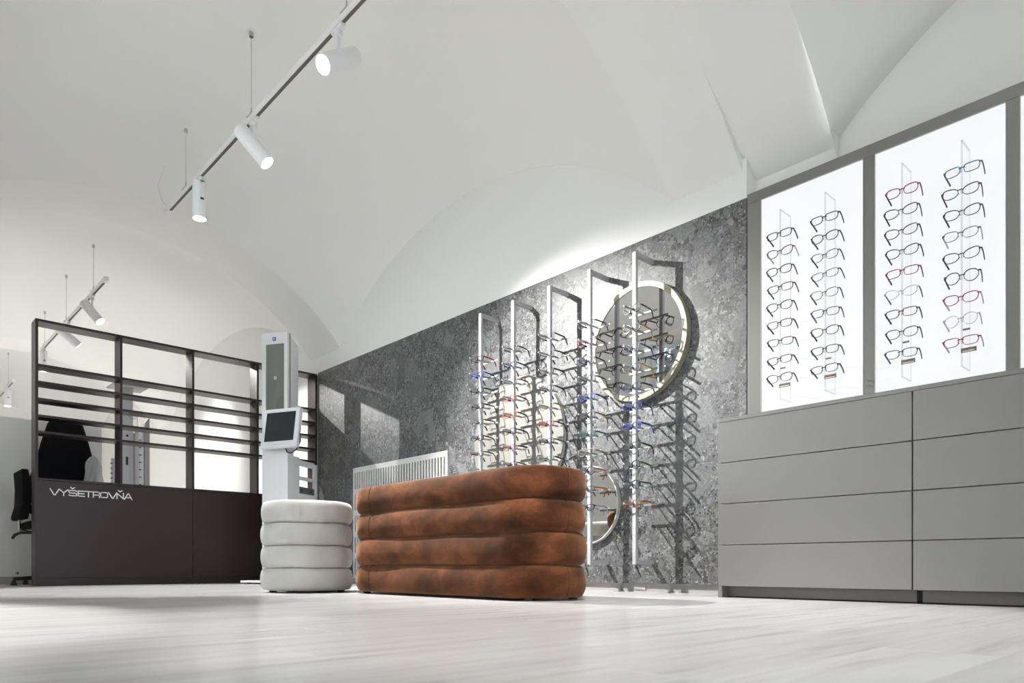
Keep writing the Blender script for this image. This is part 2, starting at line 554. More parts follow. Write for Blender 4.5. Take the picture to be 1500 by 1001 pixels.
# skirting below the stone, recessed
bb = MB().box(WX + 0.022, WX + 0.05, 1.9, 6.64, 0.0, 0.056).build('baseboard_right', M_SKIRT)
struct(bb, 'off-white skirting board recessed below the grey stone', 'baseboard')
MB().box(WX + 0.016, WX + 0.022, 2.615, 2.70, 0.012, 0.052).build('joint_cover', M_SKIRT, bb, bevel=0.002)
bb2 = MB().box(WX - 0.012, WX, 6.83, 15.6, 0, 0.07).build('baseboard_right', M_SKIRT)
struct(bb2, 'off-white skirting board along the wall behind the divider', 'baseboard')

# low white partition behind the divider
m = MB().box(0.45, 1.80, 7.66, 7.74, 0.0, 1.47)
part = struct(m.build('wall_partition', M_PLASTER), 'low white partition behind the black chairs', 'partition')
MB().box(0.45, 1.80, 7.645, 7.66, 0.0, 0.064).build('skirting', M_SKIRT, part)
MB().tube([(1.13, 7.66, 0.095), (1.13, 7.652, 0.095)], 0.012, 12).build('screw_cap', M_CHROME, part)

# ------------------------------------------------------------------ track lights
TX, TH = 1.80, 2.845
def track(label, y0, y1, hang):
    t = thing('light_track', label, 'track', (TX, y0, TH), 0, 'suspended lighting tracks')
    L = y1 - y0
    MB().box(-0.017, 0.017, 0, L, -0.014, 0.018).build('rail', M_TRACK, t, bevel=0.002)
    MB().box(-0.0178, -0.0168, 0.03, L - 0.03, -0.009, 0.004).build('side_slot', M_TRACK, t)
    MB().box(-0.009, 0.009, 0.06, L - 0.06, -0.0152, -0.0138).build('groove', M_GROOVE, t)
    MB().box(-0.019, 0.019, -0.03, 0.02, -0.016, 0.02).build('end_cap', M_TRACK, t, bevel=0.003)
    MB().box(-0.019, 0.019, L - 0.02, L + 0.03, -0.016, 0.02).build('end_cap', M_TRACK, t, bevel=0.003)
    for hy in hang:
        bay = [b for b in BAYS if b[0] <= hy <= b[1]]
        top = (vault_h(TX, hy, *bay[0]) if bay else A(TX)) - TH
        w = MB().tube([(0, hy - y0, 0.06), (0, hy - y0, top - 0.01)], 0.0016, 6).build('suspension_wire', M_WIRE, t)
        MB().tube([(0, hy - y0, top - 0.028), (0, hy - y0, top + 0.01)], [0.013, 0.013], 12).build('ceiling_cup', M_CHROME, w)
        MB().tube([(0, hy - y0, 0.018), (0, hy - y0, 0.045), (0, hy - y0, 0.075)], [0.008, 0.007, 0.003], 8).build('wire_grip', M_CHROME, w)
        MB().box(-0.02, 0.02, hy - y0 - 0.03, hy - y0 + 0.03, 0.016, 0.022).build('clip', M_CHROME, w)
    return t
t1 = track('long white lighting track hung over the rust and cream ottomans', -1.75, 5.76, (-1.2, 0.4, 3.12, 4.24, 5.37))
MB().tube([(0.0, 7.48, 0.01), (-0.03, 7.56, 0.10), (-0.045, 7.60, 0.22), (-0.01, 7.56, 0.34), (0, 7.54, 0.40)], 0.0028, 6).build('power_cord', M_CORD, t1, smooth=True)
t2 = track('white lighting track hung above the dark shelf divider', 7.52, 10.6, (7.97, 9.15, 10.3))
MB().tube([(0.0, 3.02, 0.01), (-0.04, 3.06, 0.12), (-0.05, 3.0, 0.30), (0, 2.98, 0.46)], 0.0028, 6).build('power_cord', M_CORD, t2, smooth=True)
track('farthest short white lighting track at the left edge', 12.52, 15.0, (12.95, 14.4))

def spotlight(label, y, d, power, lit=True, cone=66, blend=0.35):
    """y along the track; d aim direction"""
    t = thing('track_spotlight', label, 'spotlight', (TX, y, TH - 0.014), 0, 'white cylinder spotlights on the tracks')
    d = Vector(d).normalized()
    MB().box(-0.014, 0.014, -0.05, 0.05, -0.018, -0.001).build('adapter', M_LAMP, t, bevel=0.003)
    MB().tube([(0, 0, -0.018), (0, 0, -0.045)], 0.02, 20).build('swivel', M_LAMP, t, smooth=True, angle=40)
    R_, Ln = 0.046, 0.25
    pv = Vector((0, 0, -0.165)) if d.z > -0.95 else Vector((0.0, -0.0, -0.155))
    back = pv - d * Ln * 0.52; face = back + d * Ln
    side = d.cross(Vector((0, 0, 1)))
    side = side.normalized() if side.length > 0.1 else Vector((-1, 0, 0))
    if d.z > -0.95:
        MB().box(-0.009, 0.009, -0.005, 0.005, -0.15, -0.04).build('stem', M_LAMP, t, bevel=0.001)
    else:
        MB().box(-0.012, 0.012, -0.054, -0.050, -0.15, -0.03).build('stem', M_LAMP, t, bevel=0.001)
        MB().box(-0.010, 0.010, -0.0545, -0.045, -0.158, -0.148).build('stem_end', M_PLASTIC_BK, t)
        MB().box(-0.012, 0.012, -0.054, 0.012, -0.04, -0.03).build('stem_arm', M_LAMP, t)
    MB().tube([back, back + d * 0.004, face - d * 0.004, face], [R_ - 0.004, R_, R_, R_ - 0.002], 32).build('lamp_body', M_LAMP, t, smooth=True, angle=35)
    MB().tube([face - d * 0.002, face + d * 0.0015], R_ - 0.006, 28).build('lamp_lens', M_LAMP_FACE if lit else M_LAMP, t)
    if power:
        L = bpy.data.lights.new('spot', 'SPOT')
        L.energy = power; L.spot_size = math.radians(cone); L.spot_blend = blend; L.shadow_soft_size = 0.011
        L.color = (1.0, 0.985, 0.96)
        o = bpy.data.objects.new('spot_light', L); col.objects.link(o); o.parent = t
        o.location = face + d * 0.03
        o.rotation_euler = d.to_track_quat('-Z', 'Y').to_euler()
    return t
spotlight('nearest white spotlight, glowing face turned to the lower left', 3.20, (-0.21, -0.04, -0.165), SPOT_W)
for yy, dd, pw, ll in ((1.45, (0, 0, -1), 0.40, 'first'), (0.2, (-0.2, 0.06, 0.16), 1.0, 'second'), (-0.9, (-0.18, 0.1, 0.17), 1.0, 'third')):  # unseen lamps added to light the room; first over a bright floor patch
    spotlight('added white spotlight on the near end of the long track, %s beyond the frame' % ll, yy, dd, SPOT_W * pw)
spotlight('white spotlight of the long track tilted towards the glasses wall', 4.20, (1.62, -1.25, -2.5), SPOT_W * 1.6, blend=1.0, cone=90)
spotlight('white spotlight hanging straight down near the far end of the long track', 5.10, (0, 0, -1), SPOT_W * 0.6)
spotlight('tilted white spotlight with glowing face above the dark shelf divider', 8.02, (0.12, -0.105, -0.19), SPOT_W * 0.45, cone=74, blend=0.25)
spotlight('tilted white spotlight turned away and seen through the top shelf bay', 9.05, (0.20, 0.035, -0.14), SPOT_W * 0.30, cone=58, blend=0.9)
spotlight('upright white spotlight half hidden behind the divider top corner', 10.37, (0, 0, -1), SPOT_W * 1.7, cone=72)
spotlight('smallest white spotlight, on the farthest track at the left edge', 13.0, (0, 0, -1), SPOT_W * 1.5, cone=68)

# ------------------------------------------------------------------ shelf divider
DY, DD = 6.655, 0.165
dv = thing('shelf_divider', 'tall dark brown open shelf divider with white lettering', 'divider', (1.10, DY, 0))
ux = [0.0, 0.60, 1.185, 1.78, 2.385]; T = 0.019; DH = 2.10
for i, x in enumerate(ux):
    zb = 0.0 if i in (0, 4) else 0.83
    MB().box(x, x + T, 0, DD, zb, DH - T).build('upright', M_DARK, dv, bevel=0.0012)
MB().box(0, ux[-1] + T, 0, DD, DH - T, DH).build('top_board', M_DARK, dv, bevel=0.0012)
MB().box(T, ux[-1], 0.004, DD, 0.835, 0.852).build('lower_board', M_DARK, dv, bevel=0.0012)
for i in range(4):
    for h in (1.728, 1.595, 1.462, 1.330, 1.203):
        MB().box(ux[i] + T, ux[i + 1], 0.001, DD, h, h + T).build('shelf', M_DARK, dv, bevel=0.001)
for a, b in ((T, ux[2] + T / 2 - 0.001), (ux[2] + T / 2 + 0.001, ux[4])):
    MB().box(a + 0.001, b - 0.001, 0.008, 0.026, 0.062, 0.833).build('front_panel', M_DARK, dv, bevel=0.001)
MB().box(T, ux[4], 0.014, 0.03, 0.0, 0.060).build('plinth', M_DARK, dv)
MB().box(T, ux[4], 0.03, DD, 0.0, 0.83).build('carcass', M_DARK, dv)

def letters(parent, x0, zb, y, sx, sz):
    """strokes in a 0..1203 by 0..100 box: wide squared capitals"""
    th = 16
    G = {
        'V': [[(0, 100), (55, 4), (68, 4), (123, 100)]],
        'Y': [[(0, 100), (60, 48), (120, 100)], [(60, 52), (60, 0)]],
        'S': [[(110, 80), (103, 92), (15, 92), (4, 82), (4, 62), (14, 52), (103, 49), (113, 40), (113, 18), (103, 8), (14, 8), (4, 20)]],
        'E': [[(98, 92), (8, 92), (8, 8), (98, 8)], [(8, 50), (90, 50)]],
        'T': [[(0, 92), (108, 92)], [(54, 92), (54, 0)]],
        'R': [[(8, 0), (8, 92), (85, 92), (97, 82), (97, 52), (86, 42), (8, 42)], [(84, 42), (97, 32), (97, 0)]],
        'O': [[(18, 92), (94, 92), (108, 78), (108, 22), (94, 8), (18, 8), (5, 22), (5, 78), (18, 92)]],
        'N': [[(8, 0), (8, 96), (106, 4), (106, 100)]],
        'A': [[(0, 0), (52, 96), (64, 96), (116, 0)], [(24, 30), (92, 30)]],
    }
    caron = [[(30, 142), (57, 120), (84, 142)]]
    seq = [('V', 0), ('Y', 128), ('S', 258, 1), ('E', 386), ('T', 488), ('R', 606), ('O', 718), ('V', 842), ('N', 962, 1), ('A', 1086)]
    for it in seq:
        m = MB()
        for line in G[it[0]] + (caron if len(it) > 2 else []):
            pts = [Vector((x0 + (it[1] + px) * sx, y, zb + pz * sz)) for px, pz in line]
            for a, b in zip(pts[:-1], pts[1:]):
                dd = (b - a).normalized()
                m.bar([a - dd * th * sx * 0.42, b + dd * th * sx * 0.42], th * sx * 0.5, 0.0008, up=(0, 1, 0))
        o = m.build('letter', M_LETTER, parent)
        o['label'] = 'white raised letter'
letters(dv, 0.10, 0.722, 0.0072, 0.594 / 1203, 0.049 / 100)

# ------------------------------------------------------------------ measuring kiosk
kd = Vector((0.521, -0.854, 0)).normalized()       # along the face
ks = Vector((0.854, 0.521, 0)).normalized()        # into the depth
kk = thing('measuring_kiosk', 'tall white measuring kiosk with mirror screen and tilted monitor', 'kiosk', (2.858, 5.966, 0), math.atan2(kd.y, kd.x))
kk.scale = (1.018, 1.018, 1.018)
# local x along the face (0 = right front edge, negative to the left), local y into depth
MB().box(-0.255, 0.0, 0, 0.10, 0.03, 1.40).build('column', M_KIOSK, kk, bevel=0.006)
m = MB()
m.box(-0.255, -0.216, 0, 0.03, 1.40, 2.185).box(-0.034, 0.0, 0, 0.03, 1.40, 2.185)
m.box(-0.216, -0.034, 0, 0.03, 2.085, 2.185).box(-0.216, -0.034, 0, 0.03, 1.40, 1.425)
m.build('mirror_surround', M_KIOSK, kk)
MB().box(-0.218, -0.032, 0.006, 0.028, 1.42, 2.088).build('mirror_panel', M_GLASS_DK, kk)
MB().tube([(-0.125, 0.0055, 1.79), (-0.125, 0.0065, 1.79)], 0.017, 20).build('camera_window', M_STEEL, kk)
MB().box(-0.25, -0.003, 0.03, 0.05, 1.30, 2.18).build('shadow_gap', M_KIOSK_G, kk)
MB().prism([(-0.250, 0.05, 1.20), (-0.250, 0.17, 1.20), (-0.250, 0.17, 2.05), (-0.250, 0.145, 2.11), (-0.250, 0.05, 2.175)], (0.25, 0, 0)).build('rear_housing', M_KIOSK, kk, bevel=0.006)
lg = MB().box(-0.147, -0.113, -0.002, 0.0, 2.113, 2.145).build('emblem', M_BLUE, kk)
lg['label'] = 'small blue square emblem'
m = MB().box(-0.139, -0.121, -0.0028, -0.0018, 2.130, 2.134).box(-0.139, -0.135, -0.0028, -0.0018, 2.123, 2.134).box(-0.135, -0.127, -0.0028, -0.0018, 2.1235, 2.127)
m.build('emblem_mark', M_LETTER, lg)
# lower side casing with two openings
y0, y1 = 0.10, 0.36
def zz(yv, z): return z - (yv - 0.10) * 0.02
m = MB()
for ya, yb, za, zb in ((0.0, 0.085, 0.03, 1.12), (0.33, 0.38, 0.03, 1.09), (0.085, 0.33, 1.05, 1.10), (0.085, 0.33, 0.925, 0.955), (0.085, 0.33, 0.03, 0.805)):
    m.box(-0.02, 0.0, ya + 0.1, yb + 0.1, za, zb)
m.build('side_casing', M_KIOSK, kk)
so = MB().box(-0.04, 0.001, 0.185, 0.43, 0.803, 0.862).build('socket_plate', M_KIOSK_G, kk)
for q in (0.22, 0.37):
    MB().tube([(0.001, q, 0.832), (0.004, q, 0.832)], 0.012, 12).build('button', M_PLASTIC_BK, so)
MB().box(-0.40, 0.10, -0.10, 0.50, 0.012, 0.03).build('base_plate', M_KIOSK, kk, bevel=0.003)
for a, b in ((-0.34, -0.05), (0.05, -0.05), (-0.34, 0.45), (0.05, 0.45)):
    MB().tube([(a, b, 0.0), (a, b, 0.013)], 0.018, 12).build('foot', M_PLASTIC_BK, kk)
# monitor, turned a little and tipped back
mon = MB().box(-0.19, 0.19, 0.0, 0.045, -0.172, 0.172)
mo = mon.build('monitor', M_KIOSK, kk, bevel=0.006)
mo.location = (-0.015, -0.09, 1.335)
mo.rotation_euler = (math.radians(-9), math.radians(0), math.radians(-6))
MB().box(-0.152, 0.152, -0.002, 0.0, -0.118, 0.138).build('screen', M_SCREEN, mo)
for q in range(5):
    MB().box(-0.05 + q * 0.025, -0.04 + q * 0.025, -0.0025, 0, -0.153, -0.149).build('button', M_STEEL, mo)
MB().tube([(0.04, 0.04, -0.15), (0.06, 0.05, -0.205), (0.10, 0.05, -0.215), (0.16, 0.045, -0.19), (0.195, 0.04, -0.12), (0.19, 0.03, -0.05)], 0.006, 8).build('cable', M_PLASTIC_BK, mo, smooth=True)
MB().box(-0.06, 0.06, 0.045, 0.12, -0.06, 0.06).build('bracket', M_KIOSK_G, mo)

# ------------------------------------------------------------------ ottomans
def rolled(name, label, loc, L, r, H, n, mt, mp, c, rz=0.0, seams=()):
    """stadium plan along y: straight length L between end-circle centres, radius r"""
    t = thing(name, label, 'ottoman', loc, rz)
    N = 40
    path = []
    for k in range(N + 1):
        a = math.pi * k / N
        path.append((math.cos(a), math.sin(a), 1))
    ring = []
    for (cx, sx_, s) in path:
        ring.append((cx, sx_, L / 2))
    nl = 14 if L > 0 else 0
    for k in range(1, nl):
        ring.append((-1, 0, L / 2 - L * k / nl))
    for k in range(N + (1 if L > 0 else 0)):
        a = math.pi + math.pi * k / N
        if L == 0 and k == 0: continue
        ring.append((math.cos(a), math.sin(a), -L / 2))
    for k in range(1, nl):
        ring.append((1, 0, -L / 2 + L * k / nl))
    h = H / n
    M_ = 14
    for i in range(n):
        m = MB(); zc = h * (i + 0.5) + 0.012
        rings = []
        rr = random.Random(i * 11 + len(name))
        ph = [rr.uniform(0, 6.28) for _ in range(4)]
        for j in range(M_ + 1):
            f = -math.pi / 2 + math.pi * j / M_
            off = -c + c * max(math.cos(f), 0.0) ** 0.62
            z = zc + h / 2 * (math.sin(f) if abs(math.sin(f)) < 1 else math.copysign(1, f)) * 0.998
            rings.append((off, z))
        if i == n - 1:
            rings += [(-c - 0.03, zc + h / 2 * 1.04), (-c - 0.09, zc + h / 2 * 1.09), (-r * 0.75, zc + h / 2 * 1.12), (-r * 0.99, zc + h / 2 * 1.13)]
        else:
            rings += [(-r * 0.6, zc + h / 2 * 0.998)]
        if i == 0:
            rings = [(-r * 0.6, zc - h / 2)] + rings
        else:
            rings = [(-r * 0.6, zc - h / 2 * 0.998)] + rings
        K = len(ring)
        for off, z in rings:
            for q, (cx, sy, yc) in enumerate(ring):
                ang = 2 * math.pi * q / K
                wob = 0.0022 * math.sin(3 * ang + ph[0]) + 0.0016 * math.sin(7 * ang + ph[1]) + 0.0012 * math.sin(13 * ang + ph[2])
                zw = 0.0018 * math.sin(5 * ang + ph[3])
                rad = r + off + (wob if off > -c * 1.01 else 0)
                m.v.append((cx * rad, sy * rad + yc, z + (zw if -c * 0.98 < off else 0)))
        for a in range(len(rings) - 1):
            for q in range(K):
                q2 = (q + 1) % K
                m.f.append((a * K + q, a * K + q2, (a + 1) * K + q2, (a + 1) * K + q))
        m.f.append(tuple(range(K - 1, -1, -1)))
        m.f.append(tuple((len(rings) - 1) * K + q for q in range(K)))
        o = m.build('cushion_roll', mt, t, smooth=True)
        for (sx_, sy_, syc) in seams:
            pts = []
            for off, z in rings[1:M_ + 2]:
                rad = r + off + 0.0012
                pts.append((sx_ * rad, sy_ * rad + syc, z))
            MB().tube(pts, 0.0016, 6).build('seam', mp, o, smooth=True)
    K = 4
    for a, b in ((0.6, 1), (-0.6, 1), (0.6, -1), (-0.6, -1)):
        MB().tube([(a * r, b * (L / 2 + r * 0.45), 0), (a * r, b * (L / 2 + r * 0.45), 0.016)], 0.022, 14).build('foot', M_PLASTIC_BK, t)
    return t
_a = math.radians(264)
rolled('ottoman', 'long rust brown velvet ottoman of four stacked rolls', (2.36, 2.94, 0), 1.121, 0.24, 0.585, 4, M_VELVET, M_PIPE_RUST, 0.042,
       seams=[(math.cos(_a), math.sin(_a), -0.5605), (-1, 0, 0.50)])
rolled('ottoman', 'round cream fabric ottoman of four stacked rolls', (2.056, 4.03, 0), 0.0, 0.268, 0.525, 4, M_CREAM, M_PIPE_CREAM, 0.036)

# ------------------------------------------------------------------ drawer cabinets and worktop
FX, YE = 3.156, 1.90
def cabinet(label, ya, yb, end):
    """ya < yb; front faces -x; end: finished end panel at yb"""
    t = thing('drawer_cabinet', label, 'cabinet', (FX, ya, 0), 0, 'grey drawer cabinets')
    Wd = yb - ya
    MB().box(0.022, 0.29, 0.0, Wd - (0.02 if end else 0), 0.055, 0.855).build('carcass', M_BLACK, t)
    if end:
        m = MB()
        m.box(0.002, 0.29, Wd - 0.02, Wd, 0.055, 0.855)
        m.box(0.002, 0.29, Wd - 0.02, Wd, 0.0, 0.055)
        m.build('end_panel', M_GREY, t)
    for k in range(4):
        z0 = 0.055 + 0.2015 * k
        MB().box(0.0, 0.02, 0.0015, Wd - 0.0015, z0 + 0.0017, z0 + 0.2015 - 0.0017).build('drawer', M_GREY, t, bevel=0.0012)
    MB().box(0.055, 0.075, 0.0, Wd - 0.02, 0.006, 0.056).build('plinth', M_PLINTH, t)
    MB().box(0.062, 0.075, 0.0, Wd - 0.06, 0.0, 0.007).build('plinth_gap', M_BLACK, t)
    return t
cabinet('grey four-drawer cabinet unit against the stone wall end', 1.021, YE, True)
cabinet('grey four-drawer cabinet unit cut by the right edge', 0.142, 1.019, False)
wt = MB().box(FX - 0.002, 3.445, 0.142, YE, 0.860, 0.878).build('worktop', M_GREY, bevel=0.0012)
wt['label'] = 'thin grey worktop running over the drawer cabinets below the bright panels'; wt['category'] = 'worktop'

# ------------------------------------------------------------------ backlit displays
PX = 3.45
def lightbox(label, ya, yb, z0=0.88, z1=2.036):
    t = thing('backlit_panel', label, 'light panel', (PX, ya, z0), 0, 'backlit display panels')
    MB().box(0.004, 0.05, 0, yb - ya, 0, z1 - z0).build('diffuser', M_PANEL, t)
    m = MB(); e = 0.0022
    m.box(-0.001, 0.05, -e, 0, 0, z1 - z0).box(-0.001, 0.05, yb - ya, yb - ya + e, 0, z1 - z0).box(-0.001, 0.05, -e, yb - ya + e, z1 - z0, z1 - z0 + e)
    m.build('edge_profile', M_STEEL, t)
    return t
lightbox('backlit white panel nearest the stone wall, two columns of mostly black glasses', 1.325, 1.827)
lightbox('wide middle backlit white panel with red, blue and black glasses', 0.768, 1.271)
lightbox('sliver of a backlit white panel cut by the right edge', 0.21, 0.7175)
fr = thing('display_surround', 'grey lacquered surround framing the backlit white panels', 'frame', (PX, 0.142, 0.878))
for a, b in ((1.8295, 1.905), (1.2735, 1.3225), (0.720, 0.7655), (0.142, 0.2075)):
    MB().box(0.0, 0.15, a - 0.142, b - 0.142, 0, 2.0385 - 0.878).build('stile', M_GREY, fr, bevel=0.001)
MB().box(0.0, 0.15, 0, 1.905 - 0.142, 2.0395 - 0.878, 2.092 - 0.878).build('header', M_GREY, fr, bevel=0.001)
MB().box(0.06, 0.15, 0, 1.905 - 0.142, 0.0, 2.0395 - 0.878).build('back_board', M_GREY, fr)

# ------------------------------------------------------------------ eyeglasses
COL = {}
def cmat(name):
    C = {'black': (0.008, 0.008, 0.009), 'grey': (0.10, 0.105, 0.11), 'red': (0.42, 0.012, 0.018), 'crimson': (0.32, 0.01, 0.06), 'blue': (0.015, 0.035, 0.45),
         'navy': (0.015, 0.025, 0.12), 'orange': (0.75, 0.16, 0.01), 'tan': (0.35, 0.22, 0.09), 'teal': (0.03, 0.16, 0.20), 'brown': (0.10, 0.035, 0.018),
         'tortoise': (0.33, 0.10, 0.02), 'green': (0.05, 0.22, 0.05), 'lime': (0.28, 0.42, 0.08), 'beige': (0.34, 0.29, 0.22), 'yellow': (0.70, 0.42, 0.06),
         'purple': (0.06, 0.02, 0.08), 'burgundy': (0.07, 0.008, 0.018), 'silver': (0.42, 0.42, 0.44), 'clear': (0.45, 0.45, 0.47), 'lilac': (0.14, 0.13, 0.34),
         'azure': (0.05, 0.20, 0.34), 'violet': (0.16, 0.03, 0.12)}
    if name not in COL:
        COL[name] = mat('glasses_' + name, tuple(c * (0.6 if name not in ('silver', 'clear') else 1) for c in C[name]), 0.42, 0.3 if name == 'silver' else 0.0, spec=0.3)
    return COL[name]

def lens_outline(shape, n=30):
    hw, hh, p, cat = {'rect': (0.0265, 0.0165, 3.6, 0.0), 'soft': (0.0262, 0.0185, 2.7, 0.0025), 'round': (0.0245, 0.0225, 2.05, 0.0), 'cat': (0.0272, 0.0185, 2.5, 0.006), 'slim': (0.0268, 0.0150, 3.0, 0.002)}[shape]
    pts = []
    for i in range(n):
        a = 2 * math.pi * i / n
        c, s = math.cos(a), math.sin(a)
        y = hw * math.copysign(abs(c) ** (2 / p), c); z = hh * math.copysign(abs(s) ** (2 / p), s)
        if z > 0: z += cat * (y / hw) * 0.9
        y *= 1.0 + 0.10 * (z / hh) * (1 if abs(y) > 0 else 0)
        pts.append((y, z))
    return pts, hw, hh
GM = {}
def glasses_mesh(shape, thick):
    """local frame: front faces -x, width along y, origin at the bridge"""
    key = (shape, thick)
    if key in GM:
        return GM[key]
    o, hw, hh = lens_outline(shape)
    gap = 0.0085
    fr_ = MB(); ls = {}
    for s in (1, -1):
        cy = s * (gap + hw)
        n0 = len(fr_.v); n = len(o)
        for (y, z) in o:
            r = math.hypot(y, z); uy, uz = y / r, z / r
            tz = thick * (1.25 if z > hh * 0.4 else 0.85)
            for dx, k in ((-0.0022, 0), (-0.0022, 1), (0.0022, 1), (0.0022, 0)):
                bow = 0.16 * abs(cy + s * y) ** 2 * 6
                fr_.v.append((dx + bow, cy + s * y + s * uy * tz * k, z - 0.004 + uz * tz * k))
        for i in range(n):
            i2 = (i + 1) % n
            for j in range(4):
                j2 = (j + 1) % 4
                q = (n0 + i * 4 + j, n0 + i * 4 + j2, n0 + i2 * 4 + j2, n0 + i2 * 4 + j)
                fr_.f.append(q if s > 0 else q[::-1])
        lm = MB(); cl = [(0.16 * 6 * abs(s * y) ** 2 * 0, s * y, z) for y, z in o]
        lm.v = [(0.16 * abs(cy + s * y) ** 2 * 6 - 0.0, s * y * 1.01, z * 1.01 - 0.004) for y, z in o]
        lm.f = [tuple(range(n))]
        ls[s] = (lm.mesh('lens', M_LENS), cy)
    fr_.bar([(-0.001, -gap - 0.003, 0.002), (-0.002, 0, 0.0045), (-0.001, gap + 0.003, 0.002)], 0.0018, max(0.0016, thick * 0.6))
    ex = gap + 2 * hw
    zt = hh * 0.55 - 0.004
    for s in (1, -1):
        b = 0.96 * ex ** 2
        fr_.bar([(b - 0.001, s * (ex - 0.002), zt), (b, s * (ex + 0.006), zt + 0.001), (b + 0.007, s * (ex + 0.0075), zt + 0.001)], 0.002, max(0.0022, thick * 0.8))
        # nose pads
        fr_.tube([(0.004, s * 0.008, -0.006), (0.007, s * 0.0065, -0.011)], 0.0012, 5)
    GM[key] = (fr_.mesh('frame_front', M_PLASTIC_BK), ls, ex, zt, 0.96 * ex ** 2)
    return GM[key]
TM = {}
def temple_mesh(kind, thick, s):
    key = (kind, thick, s)
    if key not in TM:
        h = 0.0022 + thick * 0.6
        if kind == 'worn':
            pts = [(0, 0, 0), (0.04, -s * 0.001, -0.001), (0.088, -s * 0.004, -0.003), (0.100, -s * 0.006, -0.008), (0.115, -s * 0.009, -0.026), (0.124, -s * 0.011, -0.044)]
        else:
            pts = [(0, 0, 0), (0.02, -s * 0.001, -0.008), (0.045, -s * 0.004, -0.022), (0.052, -s * 0.005, -0.027), (0.056, -s * 0.006, -0.030)]
        m = MB(); m.bar(pts, 0.0016, h)
        TM[key] = m.mesh('temple', M_PLASTIC_BK)
    return TM[key]
def eyeglasses(label, group, loc, shape, thick, cf, ct, kind, yaw=0.0, tilt=0.0, roll=0.0):
    t = thing('eyeglasses', label, 'glasses', loc, 0, group)
    t.rotation_euler = (roll, tilt, yaw)
    fm, ls, ex, zt, b = glasses_mesh(shape, thick)
    inst(fm, 'frame_front', t, cmat(cf))
    for s in (1, -1):
        inst(ls[s][0], 'lens', t, loc=(0.0, ls[s][1], 0))
        o = inst(temple_mesh(kind, thick, s), 'temple', t, cmat(ct), loc=(b + 0.006, s * (ex + 0.0075), zt + 0.001))
        if ct != cf:
            o['label'] = ct + ' temple'
    return t

ORD = ['topmost', 'second', 'third', 'fourth', 'fifth', 'sixth', 'seventh', 'eighth', 'ninth', 'tenth', 'lowest']
POLE = ['leftmost', 'second', 'middle', 'fourth', 'rightmost']
SHAPE_W = {'rect': 'rectangular', 'soft': 'soft square', 'round': 'round', 'cat': 'cat-eye', 'slim': 'narrow'}

# ---- wall poles
PXP = 3.345
pole_y = [3.921, 3.578, 3.235, 2.893, 2.55]
GL = [
    [('rect', 'black', 'red'), ('soft', 'blue', 'navy'), ('rect', 'black', 'black'), ('rect', 'black', 'black'), ('rect', 'grey', 'black'), ('soft', 'black', 'black'), ('slim', 'brown', 'black')],
    [('slim', 'grey', 'black'), ('soft', 'navy', 'black'), ('slim', 'grey', 'brown'), ('rect', 'red', 'black'), ('soft', 'orange', 'black'), ('soft', 'black', 'black'), ('rect', 'crimson', 'burgundy'), ('slim', 'black', 'black')],
    [('soft', 'black', 'black'), ('soft', 'grey', 'black'), ('rect', 'black', 'black'), ('round', 'black', 'black'), ('soft', 'beige', 'lime'), ('rect', 'red', 'burgundy'), ('rect', 'black', 'grey'), ('slim', 'green', 'black')],
    [('rect', 'black', 'black'), ('soft', 'crimson', 'black'), ('soft', 'navy', 'black'), ('soft', 'grey', 'black'), ('rect', 'blue', 'navy'), ('soft', 'black', 'tan'), ('soft', 'teal', 'teal'), ('soft', 'beige', 'beige'), ('round', 'black', 'orange'), ('rect', 'grey', 'orange'), ('rect', 'black', 'silver')],
    [('round', 'black', 'black'), ('round', 'black', 'yellow'), ('round', 'navy', 'navy'), ('soft', 'black', 'yellow'), ('soft', 'navy', 'black'), ('soft', 'blue', 'navy'), ('soft', 'blue', 'blue'), ('rect', 'black', 'black'), ('round', 'black', 'green'), ('round', 'black', 'grey'), ('round', 'tortoise', 'orange')],
]
stem_me = MB().box(-0.105, 0.082, -0.004, 0.004, -0.006, 0.004).mesh('peg', M_PEG)
cross_me = MB().box(0.074, 0.082, -0.098, 0.098, -0.006, 0.004).mesh('crossbar', M_PEG)
for i, py in enumerate(pole_y):
    t = thing('display_pole', '%s white square display pole hung with glasses on the stone wall' % POLE[i], 'display pole', (PXP, py, 0), 0, 'white wall display poles')
    MB().box(-0.0105, 0.0105, -0.0125, 0.0125, 0.165, 1.968).build('pole', M_WHITE_METAL, t, bevel=0.001)
    for z0 in (0.165, 1.944):
        MB().box(0.0105, WX - PXP, -0.0125, 0.0125, z0, z0 + 0.024).build('wall_arm', M_WHITE_METAL, t, bevel=0.001)
    for k in range(11):
        h = 1.632 - 0.112 * k
        p = inst(stem_me, 'peg', t, loc=(0, 0, h))
        inst(cross_me, 'crossbar', p)
    for k, (shp, cf, ct) in enumerate(GL[i]):
        rr = random.Random(i * 100 + k)
        last = k == len(GL[i]) - 1
        pos = ORD[k] if not last else ('lowest' if len(GL[i]) == 11 else 'lowest visible')
        lab = '%s glasses with %s temples, %s on the %s display pole' % (cf + ' ' + SHAPE_W[shp], ct, pos, POLE[i]) if ct != cf else '%s glasses, %s on the %s display pole' % (cf + ' ' + SHAPE_W[shp], pos, POLE[i])
        eyeglasses(lab, 'glasses on the wall poles', (PXP - 0.034, py + rr.uniform(-0.004, 0.004), 1.632 - 0.112 * k + 0.002), shp, 0.0034 if shp != 'slim' else 0.0025,
                   cf, ct, 'worn', yaw=rr.uniform(-0.07, 0.07), tilt=math.radians(rr.uniform(-3, 5)), roll=rr.uniform(-0.03, 0.03))

